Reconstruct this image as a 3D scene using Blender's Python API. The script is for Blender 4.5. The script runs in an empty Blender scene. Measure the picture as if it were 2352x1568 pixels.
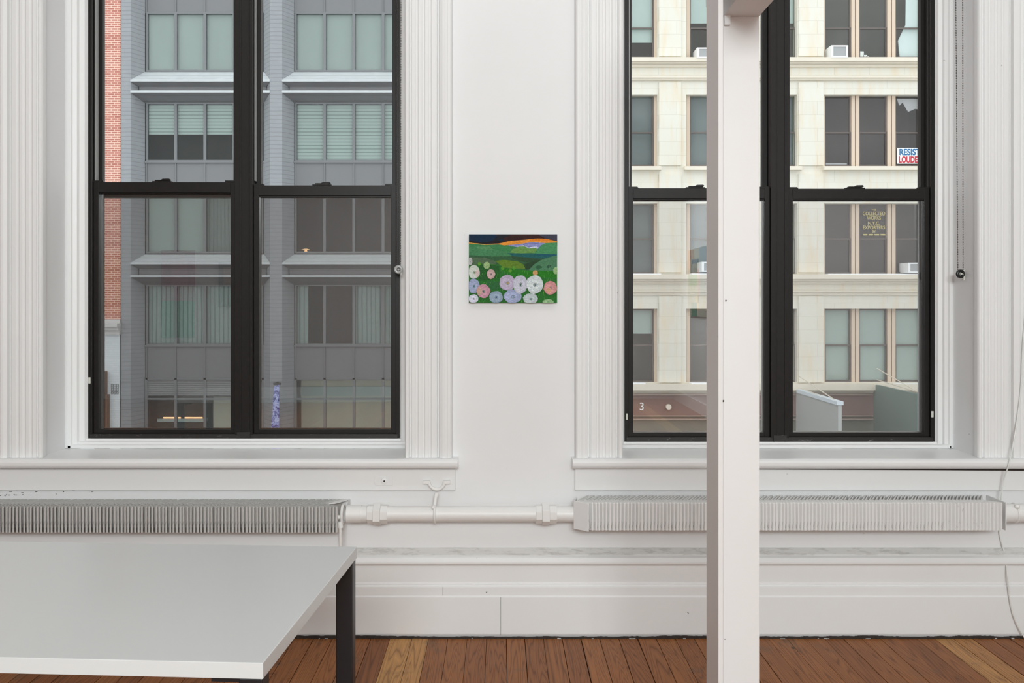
import bpy, math, random
from mathutils import Vector
random.seed(7)
C = bpy.context.scene.collection
sc = bpy.context.scene

# ---------------------------------------------------------------- camera, light, exposure
F = 2200.0; VX, VY, H = 1150.0, 690.0, 1.335
cam_d = bpy.data.cameras.new('camera'); cam = bpy.data.objects.new('camera', cam_d); C.objects.link(cam)
cam.location = (0, 0, H); cam.rotation_euler = (math.pi/2, 0, 0)
cam_d.sensor_width = 36.0; cam_d.lens = F/2352*36.0
cam_d.shift_x = (1176-VX)/2352; cam_d.shift_y = (VY-784)/2352
cam_d.clip_start = .05; cam_d.clip_end = 300
sc.camera = cam

world = bpy.data.worlds.new('overcast_sky'); sc.world = world; world.use_nodes = True
wn = world.node_tree; wn.nodes.clear()
wo = wn.nodes.new('ShaderNodeOutputWorld'); wb = wn.nodes.new('ShaderNodeBackground')
wb.inputs[0].default_value = (.93, .97, 1.0, 1); wb.inputs[1].default_value = 1.75
wn.links.new(wb.outputs[0], wo.inputs[0])

def area(name, loc, rot, sx, sy, power, col):
    l = bpy.data.lights.new(name, 'AREA'); l.shape = 'RECTANGLE'; l.size = sx; l.size_y = sy; l.energy = power; l.color = col
    o = bpy.data.objects.new(name, l); C.objects.link(o); o.location = loc; o.rotation_euler = rot
    return o
area('room_key_light', (.2, -4.0, 2.85), (math.radians(74), 0, 0), 2.1, 1.0, 278, (.905, .972, .985))  # added key behind the camera, hung below the ceiling for flatter light
area('wall_top_fill', (.0, 2.25, 3.52), (math.radians(58), 0, 0), 4.4, .25, 14, (.92, .98, 1.0))  # added fill that brightens the upper part of the window wall

sc.view_settings.view_transform = 'Standard'; sc.view_settings.look = 'None'
sc.view_settings.gamma = 1.0; sc.view_settings.use_curve_mapping = False
sc.view_settings.exposure = 0.0
sc.cycles.max_bounces = 10; sc.cycles.diffuse_bounces = 5; sc.cycles.transparent_max_bounces = 16
sc.cycles.sample_clamp_indirect = 6.0

# ---------------------------------------------------------------- helpers
def lin(c):
    return tuple(((v/255)/12.92 if v/255 <= .04045 else ((v/255+.055)/1.055)**2.4) for v in c)
def X(px, d): return (px-VX)*d/F
def Z(py, d): return H+(VY-py)*d/F

class MB:
    def __init__(s): s.v = []; s.f = []; s.m = []; s.mats = []; s.c = []; s.cur = 0; s.col = (1, 1, 1)
    def q(s, *ps):
        b = len(s.v); s.v += [tuple(p) for p in ps]; s.f.append(tuple(range(b, b+len(ps)))); s.m.append(s.cur); s.c.append(s.col)
    def box(s, x0, x1, y0, y1, z0, z1):
        if x0 > x1: x0, x1 = x1, x0
        if y0 > y1: y0, y1 = y1, y0
        if z0 > z1: z0, z1 = z1, z0
        b = len(s.v)
        s.v += [(x0,y0,z0),(x1,y0,z0),(x1,y1,z0),(x0,y1,z0),(x0,y0,z1),(x1,y0,z1),(x1,y1,z1),(x0,y1,z1)]
        for f in ((0,3,2,1),(4,5,6,7),(0,1,5,4),(1,2,6,5),(2,3,7,6),(3,0,4,7)):
            s.f.append(tuple(b+i for i in f)); s.m.append(s.cur); s.c.append(s.col)
        return s
    def prism(s, poly, axis, a, b):
        """poly: 2D points; axis 'x': (y,z), 'y': (x,z), 'z': (x,y)"""
        def P(u, w, t): return {'x': (t,u,w), 'y': (u,t,w), 'z': (u,w,t)}[axis]
        n = len(poly); k = len(s.v)
        s.v += [P(u,w,a) for u,w in poly]+[P(u,w,b) for u,w in poly]
        fs = [tuple(range(k, k+n)), tuple(range(k+2*n-1, k+n-1, -1))]
        for i in range(n):
            j = (i+1) % n; fs.append((k+i, k+n+i, k+n+j, k+j))
        for f in fs: s.f.append(f); s.m.append(s.cur); s.c.append(s.col)
        return s
    def tube(s, pts, r, n=12, cap=True):
        pts = [Vector(p) for p in pts]; k0 = len(s.v); up = None
        for i, p in enumerate(pts):
            t = (pts[min(i+1, len(pts)-1)]-pts[max(i-1, 0)]).normalized()
            if up is None:
                up = Vector((0,0,1)) if abs(t.z) < .9 else Vector((1,0,0))
            a = t.cross(up).normalized(); b = a.cross(t).normalized(); up = b
            rr = r[i] if isinstance(r, (list, tuple)) else r
            for j in range(n):
                th = 2*math.pi*j/n; s.v.append(tuple(p+a*math.cos(th)*rr+b*math.sin(th)*rr))
        for i in range(len(pts)-1):
            for j in range(n):
                j2 = (j+1) % n
                s.f.append((k0+i*n+j, k0+i*n+j2, k0+(i+1)*n+j2, k0+(i+1)*n+j)); s.m.append(s.cur); s.c.append(s.col)
        if cap:
            s.f.append(tuple(k0+j for j in reversed(range(n)))); s.m.append(s.cur); s.c.append(s.col)
            e = k0+(len(pts)-1)*n
            s.f.append(tuple(e+j for j in range(n))); s.m.append(s.cur); s.c.append(s.col)
        return s
    def ball(s, c, r, n=8, m=6):
        pts = []; rs = []
        for i in range(m+1):
            t = math.pi*i/m; pts.append((c[0], c[1], c[2]+r*math.cos(t)*-1)); rs.append(max(r*math.sin(t), r*.02))
        return s.tube(pts, rs, n)
    def torus(s, c, R, r, axis='x', n=24, m=8, a0=0, a1=2*math.pi):
        pts = []
        for i in range(n+1):
            t = a0+(a1-a0)*i/n; u, w = R*math.cos(t), R*math.sin(t)
            pts.append({'x': (c[0], c[1]+u, c[2]+w), 'y': (c[0]+u, c[1], c[2]+w), 'z': (c[0]+u, c[1]+w, c[2])}[axis])
        return s.tube(pts, r, m)
    def build(s, name, mats, parent=None, smooth=False, bevel=0, attr=None):
        me = bpy.data.meshes.new(name); me.from_pydata(s.v, [], s.f)
        if not isinstance(mats, (list, tuple)): mats = [mats]
        for m in mats: me.materials.append(m)
        me.polygons.foreach_set('material_index', s.m)
        if smooth: me.polygons.foreach_set('use_smooth', [True]*len(s.f))
        if attr:
            ca = me.color_attributes.new(attr, 'FLOAT_COLOR', 'CORNER'); i = 0
            for fi, f in enumerate(s.f):
                for _ in f: ca.data[i].color = (*s.c[fi], 1); i += 1
        me.update()
        o = bpy.data.objects.new(name, me); C.objects.link(o)
        if parent: o.parent = parent
        if smooth:
            import bmesh
            for e in me.edges: pass
            md = o.modifiers.new('edges', 'EDGE_SPLIT'); md.split_angle = math.radians(40)
        if bevel:
            md = o.modifiers.new('bevel', 'BEVEL'); md.width = bevel; md.segments = 2; md.limit_method = 'ANGLE'; md.angle_limit = math.radians(35)
        return o

def empty(name, loc=(0,0,0), label=None, cat=None, group=None, kind=None, parent=None):
    o = bpy.data.objects.new(name, None); C.objects.link(o); o.location = loc; o.empty_display_size = .1
    return tag(o, label, cat, group, kind)
def tag(o, label=None, cat=None, group=None, kind=None):
    if label: o['label'] = label
    if cat: o['category'] = cat
    if group: o['group'] = group
    if kind: o['kind'] = kind
    return o
def struct(name, mb, m, **k):
    return tag(mb.build(name, m, **k), kind='structure')

# ---------------------------------------------------------------- materials
def new_mat(name):
    m = bpy.data.materials.new(name); m.use_nodes = True; nt = m.node_tree
    b = nt.nodes['Principled BSDF']; return m, nt, b
def N(nt, t, **k):
    n = nt.nodes.new(t)
    for a, v in k.items(): setattr(n, a, v)
    return n
def coords(nt, scale=(1,1,1), out='Object'):
    tc = N(nt, 'ShaderNodeTexCoord'); mp = N(nt, 'ShaderNodeMapping'); mp.inputs['Scale'].default_value = scale
    nt.links.new(tc.outputs[out], mp.inputs[0]); return mp.outputs[0]
def noise(nt, vec, scale, detail=4, rough=.55, dist=0):
    n = N(nt, 'ShaderNodeTexNoise'); n.inputs['Scale'].default_value = scale; n.inputs['Detail'].default_value = detail
    n.inputs['Roughness'].default_value = rough; n.inputs['Distortion'].default_value = dist
    nt.links.new(vec, n.inputs['Vector']); return n.outputs['Fac']
def ramp(nt, fac, stops):
    r = N(nt, 'ShaderNodeValToRGB'); cr = r.color_ramp
    while len(cr.elements) < len(stops): cr.elements.new(.5)
    for e, (p, c) in zip(cr.elements, stops): e.position = p; e.color = (*c, 1) if len(c) == 3 else c
    nt.links.new(fac, r.inputs[0]); return r.outputs[0]
def mix(nt, a, b, fac, mode='MIX'):
    m = N(nt, 'ShaderNodeMix', data_type='RGBA', blend_type=mode)
    for s, v in (('Factor', fac), ):
        i = m.inputs[0]
        if hasattr(v, 'is_output'): nt.links.new(v, i)
        else: i.default_value = v
    for idx, v in ((6, a), (7, b)):
        if hasattr(v, 'is_output'): nt.links.new(v, m.inputs[idx])
        else: m.inputs[idx].default_value = (*v, 1)
    return m.outputs[2]
def bump(nt, b, h, strength=.2, dist=.002):
    n = N(nt, 'ShaderNodeBump'); n.inputs['Strength'].default_value = strength; n.inputs['Distance'].default_value = dist
    nt.links.new(h, n.inputs['Height']); nt.links.new(n.outputs[0], b.inputs['Normal'])

def plain(name, col, rough=.6, metal=0, var=.06, nscale=30, spec=.5, bmp=0, bd=.001, emit=None, es=1, nsc=(1,1,1)):
    m, nt, b = new_mat(name); v = coords(nt, nsc); n = noise(nt, v, nscale, 4)
    c = mix(nt, tuple(x*(1-var) for x in col), tuple(min(1, x*(1+var)) for x in col), n)
    nt.links.new(c, b.inputs['Base Color'])
    b.inputs['Roughness'].default_value = rough; b.inputs['Metallic'].default_value = metal
    b.inputs['Specular IOR Level'].default_value = spec
    if bmp: bump(nt, b, n, bmp, bd)
    if emit:
        b.inputs['Emission Color'].default_value = (*emit, 1); b.inputs['Emission Strength'].default_value = es
    return m

def paint(name, col=(.81,.81,.805), rough=.5, stain=0.0, stain_col=(.22,.19,.16), streak=(1,1,1), thr=.66, bmp=.25, bscale=14, fine=True, spec=.3):
    """old wall paint: soft relief, faint tonal change, a few chips and stains"""
    m, nt, b = new_mat(name)
    v = coords(nt); vs = coords(nt, streak)
    n1 = noise(nt, v, 2.2, 3); c = mix(nt, tuple(x*.97 for x in col), tuple(min(1,x*1.03) for x in col), n1)
    if stain > 0:
        n2 = noise(nt, vs, 9, 8, .72, .4)
        f = ramp(nt, n2, [(thr, (0,0,0)), (min(thr+.10, .99), (1,1,1))])
        mm = N(nt, 'ShaderNodeMath', operation='MULTIPLY'); nt.links.new(f, mm.inputs[0]); mm.inputs[1].default_value = stain
        c = mix(nt, c, stain_col, mm.outputs[0])
    # rare small chips
    n3 = noise(nt, v, 46, 2, .5); f3 = ramp(nt, n3, [(.80, (0,0,0)), (.83, (1,1,1))])
    c = mix(nt, c, (.25,.23,.21), f3)
    nt.links.new(c, b.inputs['Base Color'])
    b.inputs['Roughness'].default_value = rough; b.inputs['Specular IOR Level'].default_value = spec
    h = noise(nt, v, bscale, 5, .6)
    bump(nt, b, h, bmp, .004)
    return m

M = {}
M['wall'] = paint('wall_paint', (.82,.82,.82), .6, bmp=.12, bscale=9)
M['wall_low'] = paint('dado_paint', (.80,.795,.785), .5, stain=.25, streak=(1.0,1,1.2), thr=.68, bmp=.35, bscale=12)
M['trim'] = paint('trim_gloss_paint', (.83,.83,.825), .38, stain=.12, streak=(.5,1,4), thr=.7, bmp=.16, bscale=16, spec=.4)
M['casing'] = paint('casing_paint', (.82,.82,.815), .45, stain=.03, streak=(6,6,.4), thr=.72, bmp=.14, bscale=20)
M['ledge'] = paint('dusty_ledge_paint', (.72,.71,.69), .55, stain=.4, stain_col=(.36,.34,.31), streak=(1.5,6,6), thr=.50, bmp=.35, bscale=16)
M['pipe'] = paint('pipe_paint', (.83,.82,.80), .4, stain=.3, stain_col=(.45,.42,.38), streak=(1,2,2), thr=.66, bmp=.2, bscale=24, spec=.45)
M['fin'] = paint('radiator_paint', (.77,.76,.745), .5, stain=.6, stain_col=(.12,.11,.10), streak=(6,2,2.5), thr=.59, bmp=.3, bscale=30)  # stain also painted heavier to deepen the gaps between fins
M['fin_dirty'] = paint('worn_radiator_paint', (.54,.53,.51), .5, stain=.8, stain_col=(.07,.06,.055), streak=(3,2,1.5), thr=.55, bmp=.3, bscale=30)  # grime, its base tone also lowered for the dark gaps between fins
M['post'] = paint('post_paint', (.75,.73,.72), .5, stain=.1, streak=(3,3,.5), thr=.72, bmp=.1, bscale=14)
M['crack'] = plain('gap_grime', (.035,.025,.02), .9, nscale=80, var=.5)
M['ceiling'] = plain('ceiling_paint', (.78,.78,.78), .8, var=.02)
M['roomwall'] = plain('gallery_wall_paint', (.80,.80,.80), .7, var=.02)
M['black'] = plain('black_anodised_frame', (.012,.0105,.0095), .38, var=.25, nscale=60, spec=.25)
M['sash'] = plain('dark_bronze_sash', (.0125,.0105,.0095), .40, var=.3, nscale=40, spec=.25)
M['grey_strip'] = plain('grey_edge_metal', (.33,.33,.32), .4)
M['chip'] = plain('pale_clip', (.62,.62,.55), .5)
M['laminate'] = plain('white_laminate', (.68,.695,.69), .33, var=.01, nscale=3, spec=.5)
M['leg'] = plain('black_powder_coat', (.010,.011,.013), .38, var=.2, nscale=90)
M['bead'] = plain('dark_metal_bead', (.10,.075,.065), .3, metal=.6)
M['cable'] = plain('white_cable_plastic', (.76,.77,.74), .4)

# black frame gets white paint smears near the bottom rail
def frame_mat():
    m, nt, b = new_mat('paint_smeared_frame'); v = coords(nt, (3, 1, 9))
    n = noise(nt, v, 8, 8, .75, .6); f = ramp(nt, n, [(.60, (0,0,0)), (.68, (1,1,1))])
    c = mix(nt, (.016,.014,.0125), (.42,.42,.40), f); nt.links.new(c, b.inputs['Base Color']); b.inputs['Roughness'].default_value = .4
    return m
M['smear'] = frame_mat()

def glass(name, tint, refl, rough=0.0, haze=0.0, hcol=(.5,.5,.5)):
    m = bpy.data.materials.new(name); m.use_nodes = True; nt = m.node_tree; nt.nodes.clear()
    o = N(nt, 'ShaderNodeOutputMaterial'); t = N(nt, 'ShaderNodeBsdfTransparent'); g = N(nt, 'ShaderNodeBsdfGlossy')
    t.inputs[0].default_value = (*tint, 1); g.inputs['Roughness'].default_value = rough
    lw = N(nt, 'ShaderNodeFresnel'); lw.inputs[0].default_value = 1.5
    a = N(nt, 'ShaderNodeMath', operation='MULTIPLY'); nt.links.new(lw.outputs[0], a.inputs[0]); a.inputs[1].default_value = refl/.04
    mn = N(nt, 'ShaderNodeMath', operation='MINIMUM'); nt.links.new(a.outputs[0], mn.inputs[0]); mn.inputs[1].default_value = .9
    mx = N(nt, 'ShaderNodeMixShader'); nt.links.new(mn.outputs[0], mx.inputs[0]); nt.links.new(t.outputs[0], mx.inputs[1]); nt.links.new(g.outputs[0], mx.inputs[2])
    last = mx.outputs[0]
    if haze:
        d = N(nt, 'ShaderNodeBsdfDiffuse'); d.inputs[0].default_value = (*hcol, 1)
        m2 = N(nt, 'ShaderNodeMixShader'); m2.inputs[0].default_value = haze
        nt.links.new(last, m2.inputs[1]); nt.links.new(d.outputs[0], m2.inputs[2]); last = m2.outputs[0]
    nt.links.new(last, o.inputs[0]); return m
M['glass_up'] = glass('clean_window_glass', (.985,.99,.985), .015)
M['glass_low'] = glass('window_glass', (.955,.96,.955), .10)
M['screen_a'] = glass('fine_insect_mesh', (.815,.81,.805), .0, haze=.03, hcol=(.35,.35,.35))
M['screen_b'] = glass('light_insect_mesh', (.965,.96,.96), .0, haze=.02, hcol=(.45,.45,.45))
M['pane'] = glass('street_glass', (.93,.965,.955), .02, rough=.02)
M['pane_dark'] = glass('darker_street_glass', (.88,.88,.88), .03, rough=.05)  # greyer tint than the other street panes

# ---------------------------------------------------------------- floor boards
def floor_mat():
    m, nt, b = new_mat('old_pine_boards')
    at = N(nt, 'ShaderNodeAttribute'); at.attribute_name = 'board'
    sep = N(nt, 'ShaderNodeSeparateColor'); nt.links.new(at.outputs['Color'], sep.inputs[0])
    tc = N(nt, 'ShaderNodeTexCoord'); mp = N(nt, 'ShaderNodeMapping'); mp.inputs['Scale'].default_value = (13, .55, 1)
    nt.links.new(tc.outputs['Object'], mp.inputs[0])
    sc1 = N(nt, 'ShaderNodeVectorMath', operation='SCALE'); sc1.inputs['Scale'].default_value = 57.0
    cb = N(nt, 'ShaderNodeCombineXYZ'); nt.links.new(sep.outputs[0], cb.inputs[0]); nt.links.new(sep.outputs[0], cb.inputs[1]); nt.links.new(sep.outputs[0], cb.inputs[2])
    nt.links.new(cb.outputs[0], sc1.inputs[0])
    ad = N(nt, 'ShaderNodeVectorMath', operation='ADD'); nt.links.new(mp.outputs[0], ad.inputs[0]); nt.links.new(sc1.outputs[0], ad.inputs[1])
    n = noise(nt, ad.outputs[0], 1.1, 2, .45, .3)
    mu = N(nt, 'ShaderNodeMath', operation='MULTIPLY'); nt.links.new(n, mu.inputs[0]); mu.inputs[1].default_value = 24
    fr = N(nt, 'ShaderNodeMath', operation='PINGPONG'); nt.links.new(mu.outputs[0], fr.inputs[0]); fr.inputs[1].default_value = .5
    grain = ramp(nt, fr.outputs[0], [(0, (.55,.50,.46)), (.16, (.90,.89,.88)), (.5, (1.08,1.08,1.08))])
    fine = noise(nt, coords(nt, (160, 4, 1)), 1.5, 4, .6)
    base = ramp(nt, sep.outputs[1], [(0, lin((128,76,40))), (.35, lin((148,92,50))), (.65, lin((160,102,56))), (1, lin((198,148,90)))])
    c = mix(nt, base, grain, 1.0, 'MULTIPLY')
    c = mix(nt, c, ramp(nt, fine, [(.3, (.84,.84,.84)), (.7, (1.1,1.1,1.1))]), 1.0, 'MULTIPLY')
    bl = noise(nt, coords(nt, (1,1,1)), 5, 5, .65)
    c = mix(nt, c, (.13,.085,.055), ramp(nt, bl, [(.58, (0,0,0)), (.74, (.75,.75,.75))]))
    kn = noise(nt, coords(nt, (7, 4, 1)), 2.6, 1, .5)
    c = mix(nt, c, (.03,.018,.012), ramp(nt, kn, [(.79, (0,0,0)), (.83, (.9,.9,.9))]))
    nt.links.new(c, b.inputs['Base Color']); b.inputs['Roughness'].default_value = .48; b.inputs['Specular IOR Level'].default_value = .22
    bump(nt, b, fr.outputs[0], .12, .001)
    return m
M['floor'] = floor_mat()

anch = [-8.0, -.437, -.350, -.285, -.056, .022, .2424, .690, 1.50, 1.714, 1.789, 2.9]
edges = [anch[0]]
for a, bb in zip(anch, anch[1:]):
    n = max(1, round((bb-a)/.0755))
    edges += [a+(bb-a)*(i+1)/n for i in range(n)]
YB = -4.85; XL, XR = -7.0, 2.36; WY = 3.84; DB = 3.79
fb = MB()
fb.col = (0, 0, 0); fb.cur = 1; fb.box(-8, 2.9, YB-.1, WY, -.06, -.02)
fb.cur = 0
for a, bb in zip(edges, edges[1:]):
    g = .0016 if random.random() < .55 else .0036
    mid = (a+bb)/2; tone = random.uniform(.18, .62)
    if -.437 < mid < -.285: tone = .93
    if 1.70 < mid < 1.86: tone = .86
    y = YB
    while y < WY:
        y2 = min(WY, y+random.uniform(2.2, 4.5)) if y < 0 else WY
        if WY-y2 < 1.2: y2 = WY
        fb.col = (random.random(), min(1, max(0, tone+random.uniform(-.05,.05))), 0)
        fb.box(a+g/2, bb-g/2, y+.001, y2-.001, -.02, random.uniform(-.0012, 0))
        y = y2
struct('floor', fb, [M['floor'], M['crack']], attr='board')

struct('ceiling', MB().box(XL-.2, XR+.2, YB-.2, 4.3, 3.6, 3.75), M['ceiling'])
struct('wall_back', MB().box(XL-.2, XR+.2, YB-.2, YB, 0, 3.6), M['roomwall'])
struct('wall_left', MB().box(XL-.2, XL, YB, 4.3, 0, 3.6), M['roomwall'])
struct('wall_right', MB().box(XR, XR+.2, YB, 4.3, 0, 3.6), M['roomwall'])
struct('baseboard_back', MB().box(XL, XR-.02, YB, YB+.02, 0, .14), M['trim'])
struct('baseboard_right', MB().box(XR-.02, XR, YB, 3.5, 0, .14), M['trim'])

# wall_front with two openings
def holed(mb, x0, x1, z0, z1, y0, y1, holes):
    xs = sorted({x0, x1, *[h[0] for h in holes], *[h[1] for h in holes]}); zs = sorted({z0, z1, *[h[2] for h in holes], *[h[3] for h in holes]})
    inh = lambda x, z: any(h[0] < x < h[1] and h[2] < z < h[3] for h in holes)
    for i in range(len(xs)-1):
        for j in range(len(zs)-1):
            cx, cz = (xs[i]+xs[i+1])/2, (zs[j]+zs[j+1])/2
            if inh(cx, cz): continue
            a, b_, c, d = xs[i], xs[i+1], zs[j], zs[j+1]
            mb.q((a,y0,c),(b_,y0,c),(b_,y0,d),(a,y0,d)); mb.q((b_,y1,c),(a,y1,c),(a,y1,d),(b_,y1,d))
            if j == len(zs)-2: mb.q((a,y0,d),(b_,y0,d),(b_,y1,d),(a,y1,d))
            if j == 0: mb.q((a,y1,c),(b_,y1,c),(b_,y0,c),(a,y0,c))
            if i == 0: mb.q((a,y1,c),(a,y0,c),(a,y0,d),(a,y1,d))
            if i == len(xs)-2: mb.q((b_,y0,c),(b_,y1,c),(b_,y1,d),(b_,y0,d))
    for hx0, hx1, hz0, hz1 in holes:
        mb.q((hx0,y0,hz0),(hx0,y1,hz0),(hx0,y1,hz1),(hx0,y0,hz1)); mb.q((hx1,y1,hz0),(hx1,y0,hz0),(hx1,y0,hz1),(hx1,y1,hz1))
        mb.q((hx0,y0,hz0),(hx1,y0,hz0),(hx1,y1,hz0),(hx0,y1,hz0)); mb.q((hx0,y1,hz1),(hx1,y1,hz1),(hx1,y0,hz1),(hx0,y0,hz1))
    return mb
ZT = 3.12
W1 = dict(n=1, x0=-1.836, x1=-.370, f0=-1.762, f1=-.426, zb=.760, zm=(1.843, 1.829), cin=(-1.824, -.381), st=(-2.42, -.169))
W2 = dict(n=2, x0=.475, x1=1.910, f0=.523, f1=1.854, zb=.746, zm=(1.817, 1.815), cin=(.485, 1.900), st=(.284, 2.34))
struct('wall_front', holed(MB(), XL, XR, 0, 3.6, WY, 4.19, [(W1['x0'], W1['x1'], .66, ZT), (W2['x0'], W2['x1'], .66, ZT)]), M['wall'])

# tall skirting of the front wall: ledge moulding, two fillets, tall base board
base_prof = [(WY+.001, .338), (3.815, .322), (3.800, .316), (3.792, .300), (3.792, .292), (3.800, .286), (3.803, .282),
             (3.803, .216), (3.799, .212), (3.803, .208), (3.799, .204), (3.794, .202), (3.794, .166), (3.790, .162), (3.790, .016), (3.797, .003), (WY+.001, .003)]
bs = MB()
n = len(base_prof)
cuts = [XL, -3.2, -1.1, .0, 1.35, XR]
bs.prism(base_prof, 'x', XL, XR)
struct('baseboard_front', bs, M['trim'], bevel=.0012)
struct('trim_1', MB().prism([(WY+.0006, .346), (WY-.0035, .345), (3.813, .3268), (3.8145, .3215), (WY+.0006, .335)], 'x', XL, XR), M['ledge'])
cr = MB()
h0 = .006
for i in range(460):   # ragged dark gap with lumps where the base board meets the floor
    x = -2.3+i*.0102; h0 = min(.010, max(.0035, h0+random.uniform(-.0018, .0018))); cr.box(x, x+.0104, 3.7865-random.random()*.002, 3.80, -.001, h0)
cr.box(X(1150,3.79)-.0005, X(1150,3.79)+.0006, 3.7888, 3.7905, .012, .162); cr.box(X(1017,3.79)-.0004, X(1017,3.79)+.0004, 3.7926, 3.7945, .167, .201)
struct('trim_2', cr, M['crack'])
pl = MB()
for i in range(26):
    x = random.uniform(-2.2, 2.3); pl.box(x, x+random.uniform(.003, .022), 3.783-random.random()*.003, 3.787, 0, random.uniform(.0008, .0025))
struct('trim_3', pl, M['trim'])

# ---------------------------------------------------------------- windows
def casing_poly(xin, sgn):
    """plan outline from the inner edge outward, sgn = +1 when it runs to +x"""
    pr = [(0,.022),(.004,.030),(.012,.031),(.017,.026),(.021,.018),(.024,.018),(.027,.026),(.040,.027),(.044,.023),(.050,.023),(.054,.027),
          (.066,.027),(.070,.023),(.076,.023),(.080,.027),(.092,.027),(.096,.023),(.102,.023),(.106,.027),(.122,.027),(.128,.024),(.131,.016),(.135,.016),
          (.138,.034),(.150,.040),(.158,.041),(.166,.038),(.172,.040),(.180,.040),(.186,.034),(.190,0)]
    pts = [(xin+sgn*a, WY-p) for a, p in pr] + [(xin+sgn*0, WY+.0005)]
    return pts
def box_frame(mb, x0, x1, z0, z1, y0, y1, l, r, b, t):
    mb.box(x0, x0+l, y0, y1, z0, z1); mb.box(x1-r, x1, y0, y1, z0, z1)
    mb.box(x0+l, x1-r, y0, y1, z0, z0+b); mb.box(x0+l, x1-r, y0, y1, z1-t, z1)
    return mb
def make_window(w):
    k = w['n']; root = empty('window_%d' % k, ((w['x0']+w['x1'])/2, 4.08, .71), kind='structure')
    def add(name, mb, m, parent=None, **kw):
        o = mb.build(name, m, None, **kw)
        p = parent or root; o.parent = p
        o.matrix_parent_inverse.identity()
        off = Vector(root.location)
        if p is root: o.location = -off
        return o
    f0, f1, zb = w['f0'], w['f1'], w['zb']; xm = (f0+f1)/2; zt = 3.06
    fr = MB(); box_frame(fr, f0, f1, zb-.012, zt, 4.082, 4.188, .021, .021, .020, .05)
    fr.box(f0+.021, f0+.0255, 4.10, 4.128, zb+.008, zt-.05); fr.box(f1-.0255, f1-.021, 4.10, 4.128, zb+.008, zt-.05)
    add('frame', fr, M['black'], bevel=.0015)
    mu = MB(); mu.box(xm-.038, xm+.038, 4.076, 4.188, zb+.004, zt-.03); mu.box(xm-.016, xm-.010, 4.0735, 4.077, zb+.004, zt-.03); mu.box(xm+.020, xm+.026, 4.0735, 4.077, zb+.004, zt-.03)
    add('mullion', mu, M['sash'], bevel=.001)
    sm = MB(); sm.box(f0+.012, xm-.02, 4.079, 4.094, zb-.013, zb+.006); sm.box(xm+.02, f1-.012, 4.079, 4.094, zb-.013, zb+.006)
    sm.box(xm-.028, xm+.028, 4.0725, 4.078, zb-.008, zb+.016)
    add('bottom_rail', sm, M['smear'], bevel=.001)
    tr = MB()
    for xx in (xm+.040, f0+.0255): tr.box(xx, xx+.004, 4.100, 4.128, w['zm'][0]+.004, zt-.05)  # pale strips stand in for the bright reflecting edges of the frame
    add('grey_strip', tr, M['grey_strip'])
    for side in (0, 1):
        a, b_ = (f0+.0215, xm-.0385) if side == 0 else (xm+.0385, f1-.0215)
        ztop = w['zm'][side]
        lo = MB(); lz = zb+.0075
        lo.box(a, a+.022, 4.094, 4.126, lz, ztop); lo.box(b_-.022, b_, 4.094, 4.126, lz, ztop)
        lo.box(a+.022, b_-.022, 4.094, 4.126, lz, lz+.016); lo.box(a+.022, b_-.022, 4.091, 4.130, ztop-.046, ztop-.002)
        lo.box(a+.022, b_-.022, 4.096, 4.10, ztop-.052, ztop-.046)
        so = add('lower_sash', lo, M['sash'], bevel=.0012)
        g = add('pane', MB().box(a+.020, b_-.020, 4.107, 4.111, lz+.014, ztop-.044), M['glass_low'], so)
        la = MB(); xc = (a+b_)/2-.012
        la.box(xc-.042, xc+.040, 4.094, 4.118, ztop-.002, ztop+.003); la.box(xc-.030, xc-.005, 4.094, 4.116, ztop+.003, ztop+.008)
        la.prism([(xc-.012, ztop+.004), (xc+.030, ztop+.004), (xc+.036, ztop+.009), (xc+.030, ztop+.0135), (xc+.004, ztop+.013)], 'y', 4.093, 4.110)
        add('sash_lock', la, M['black'], so, bevel=.001)
        for xx0, xx1 in ((a, a+.046), (b_-.046, b_)):
            add('tilt_latch', MB().prism([(xx0, ztop-.003), (xx1, ztop-.003), (xx1-.006, ztop+.005), (xx0, ztop+.005)], 'y', 4.093, 4.116), M['black'], so)
        up = MB(); ub = min(w['zm'])-.050
        box_frame(up, a, b_, ub, zt-.052, 4.134, 4.164, .021, .021, .048, .04)
        us = add('upper_sash', up, M['sash'], bevel=.0012)
        add('pane', MB().box(a+.019, b_-.019, 4.147, 4.151, ub+.046, zt-.09), M['glass_up'], us)
        si = MB(); sy0, sy1 = 4.168, 4.174
        fr_s = MB(); box_frame(fr_s, a, b_, zb+.008, ztop, sy0, 4.182, .012, .012, .012, .030)
        scr = add('screen_frame', fr_s, M['grey_strip'] if k == 2 else M['sash'])
        add('screen_mesh', si.box(a+.011, b_-.011, sy1, sy1+.0008, zb+.019, ztop-.029), M['screen_a'] if k == 1 else M['screen_b'], scr)
    for xx, zz in (((f0+.006), .992),) if k == 1 else (((f0+.010), .838), ((f1-.020), .848)):
        add('sash_clip', MB().box(xx, xx+.009, 4.078, 4.083, zz-.010, zz+.016), M['chip'])
    # white inner stops, stepped
    st = MB()
    for (xo, xi, s) in ((w['x0'], f0, 1), (w['x1'], f1, -1)):
        t = abs(xi-xo)
        st.prism([(xo-.0005*s, 4.04), (xo+s*.010, 4.036), (xo+s*(t*.32), 4.036), (xo+s*(t*.38), 4.044), (xo+s*(t*.52), 4.048), (xo+s*(t*.60), 4.050), (xo+s*(t*.66), 4.062), (xo+s*(t*.94), 4.066),
                  (xo+s*(t*1.0), 4.074), (xo+s*(t+.004), 4.080), (xo+s*(t+.004), 4.189), (xo-.0005*s, 4.189)], 'z', .711, ZT)
    zl = zb-.011
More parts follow.
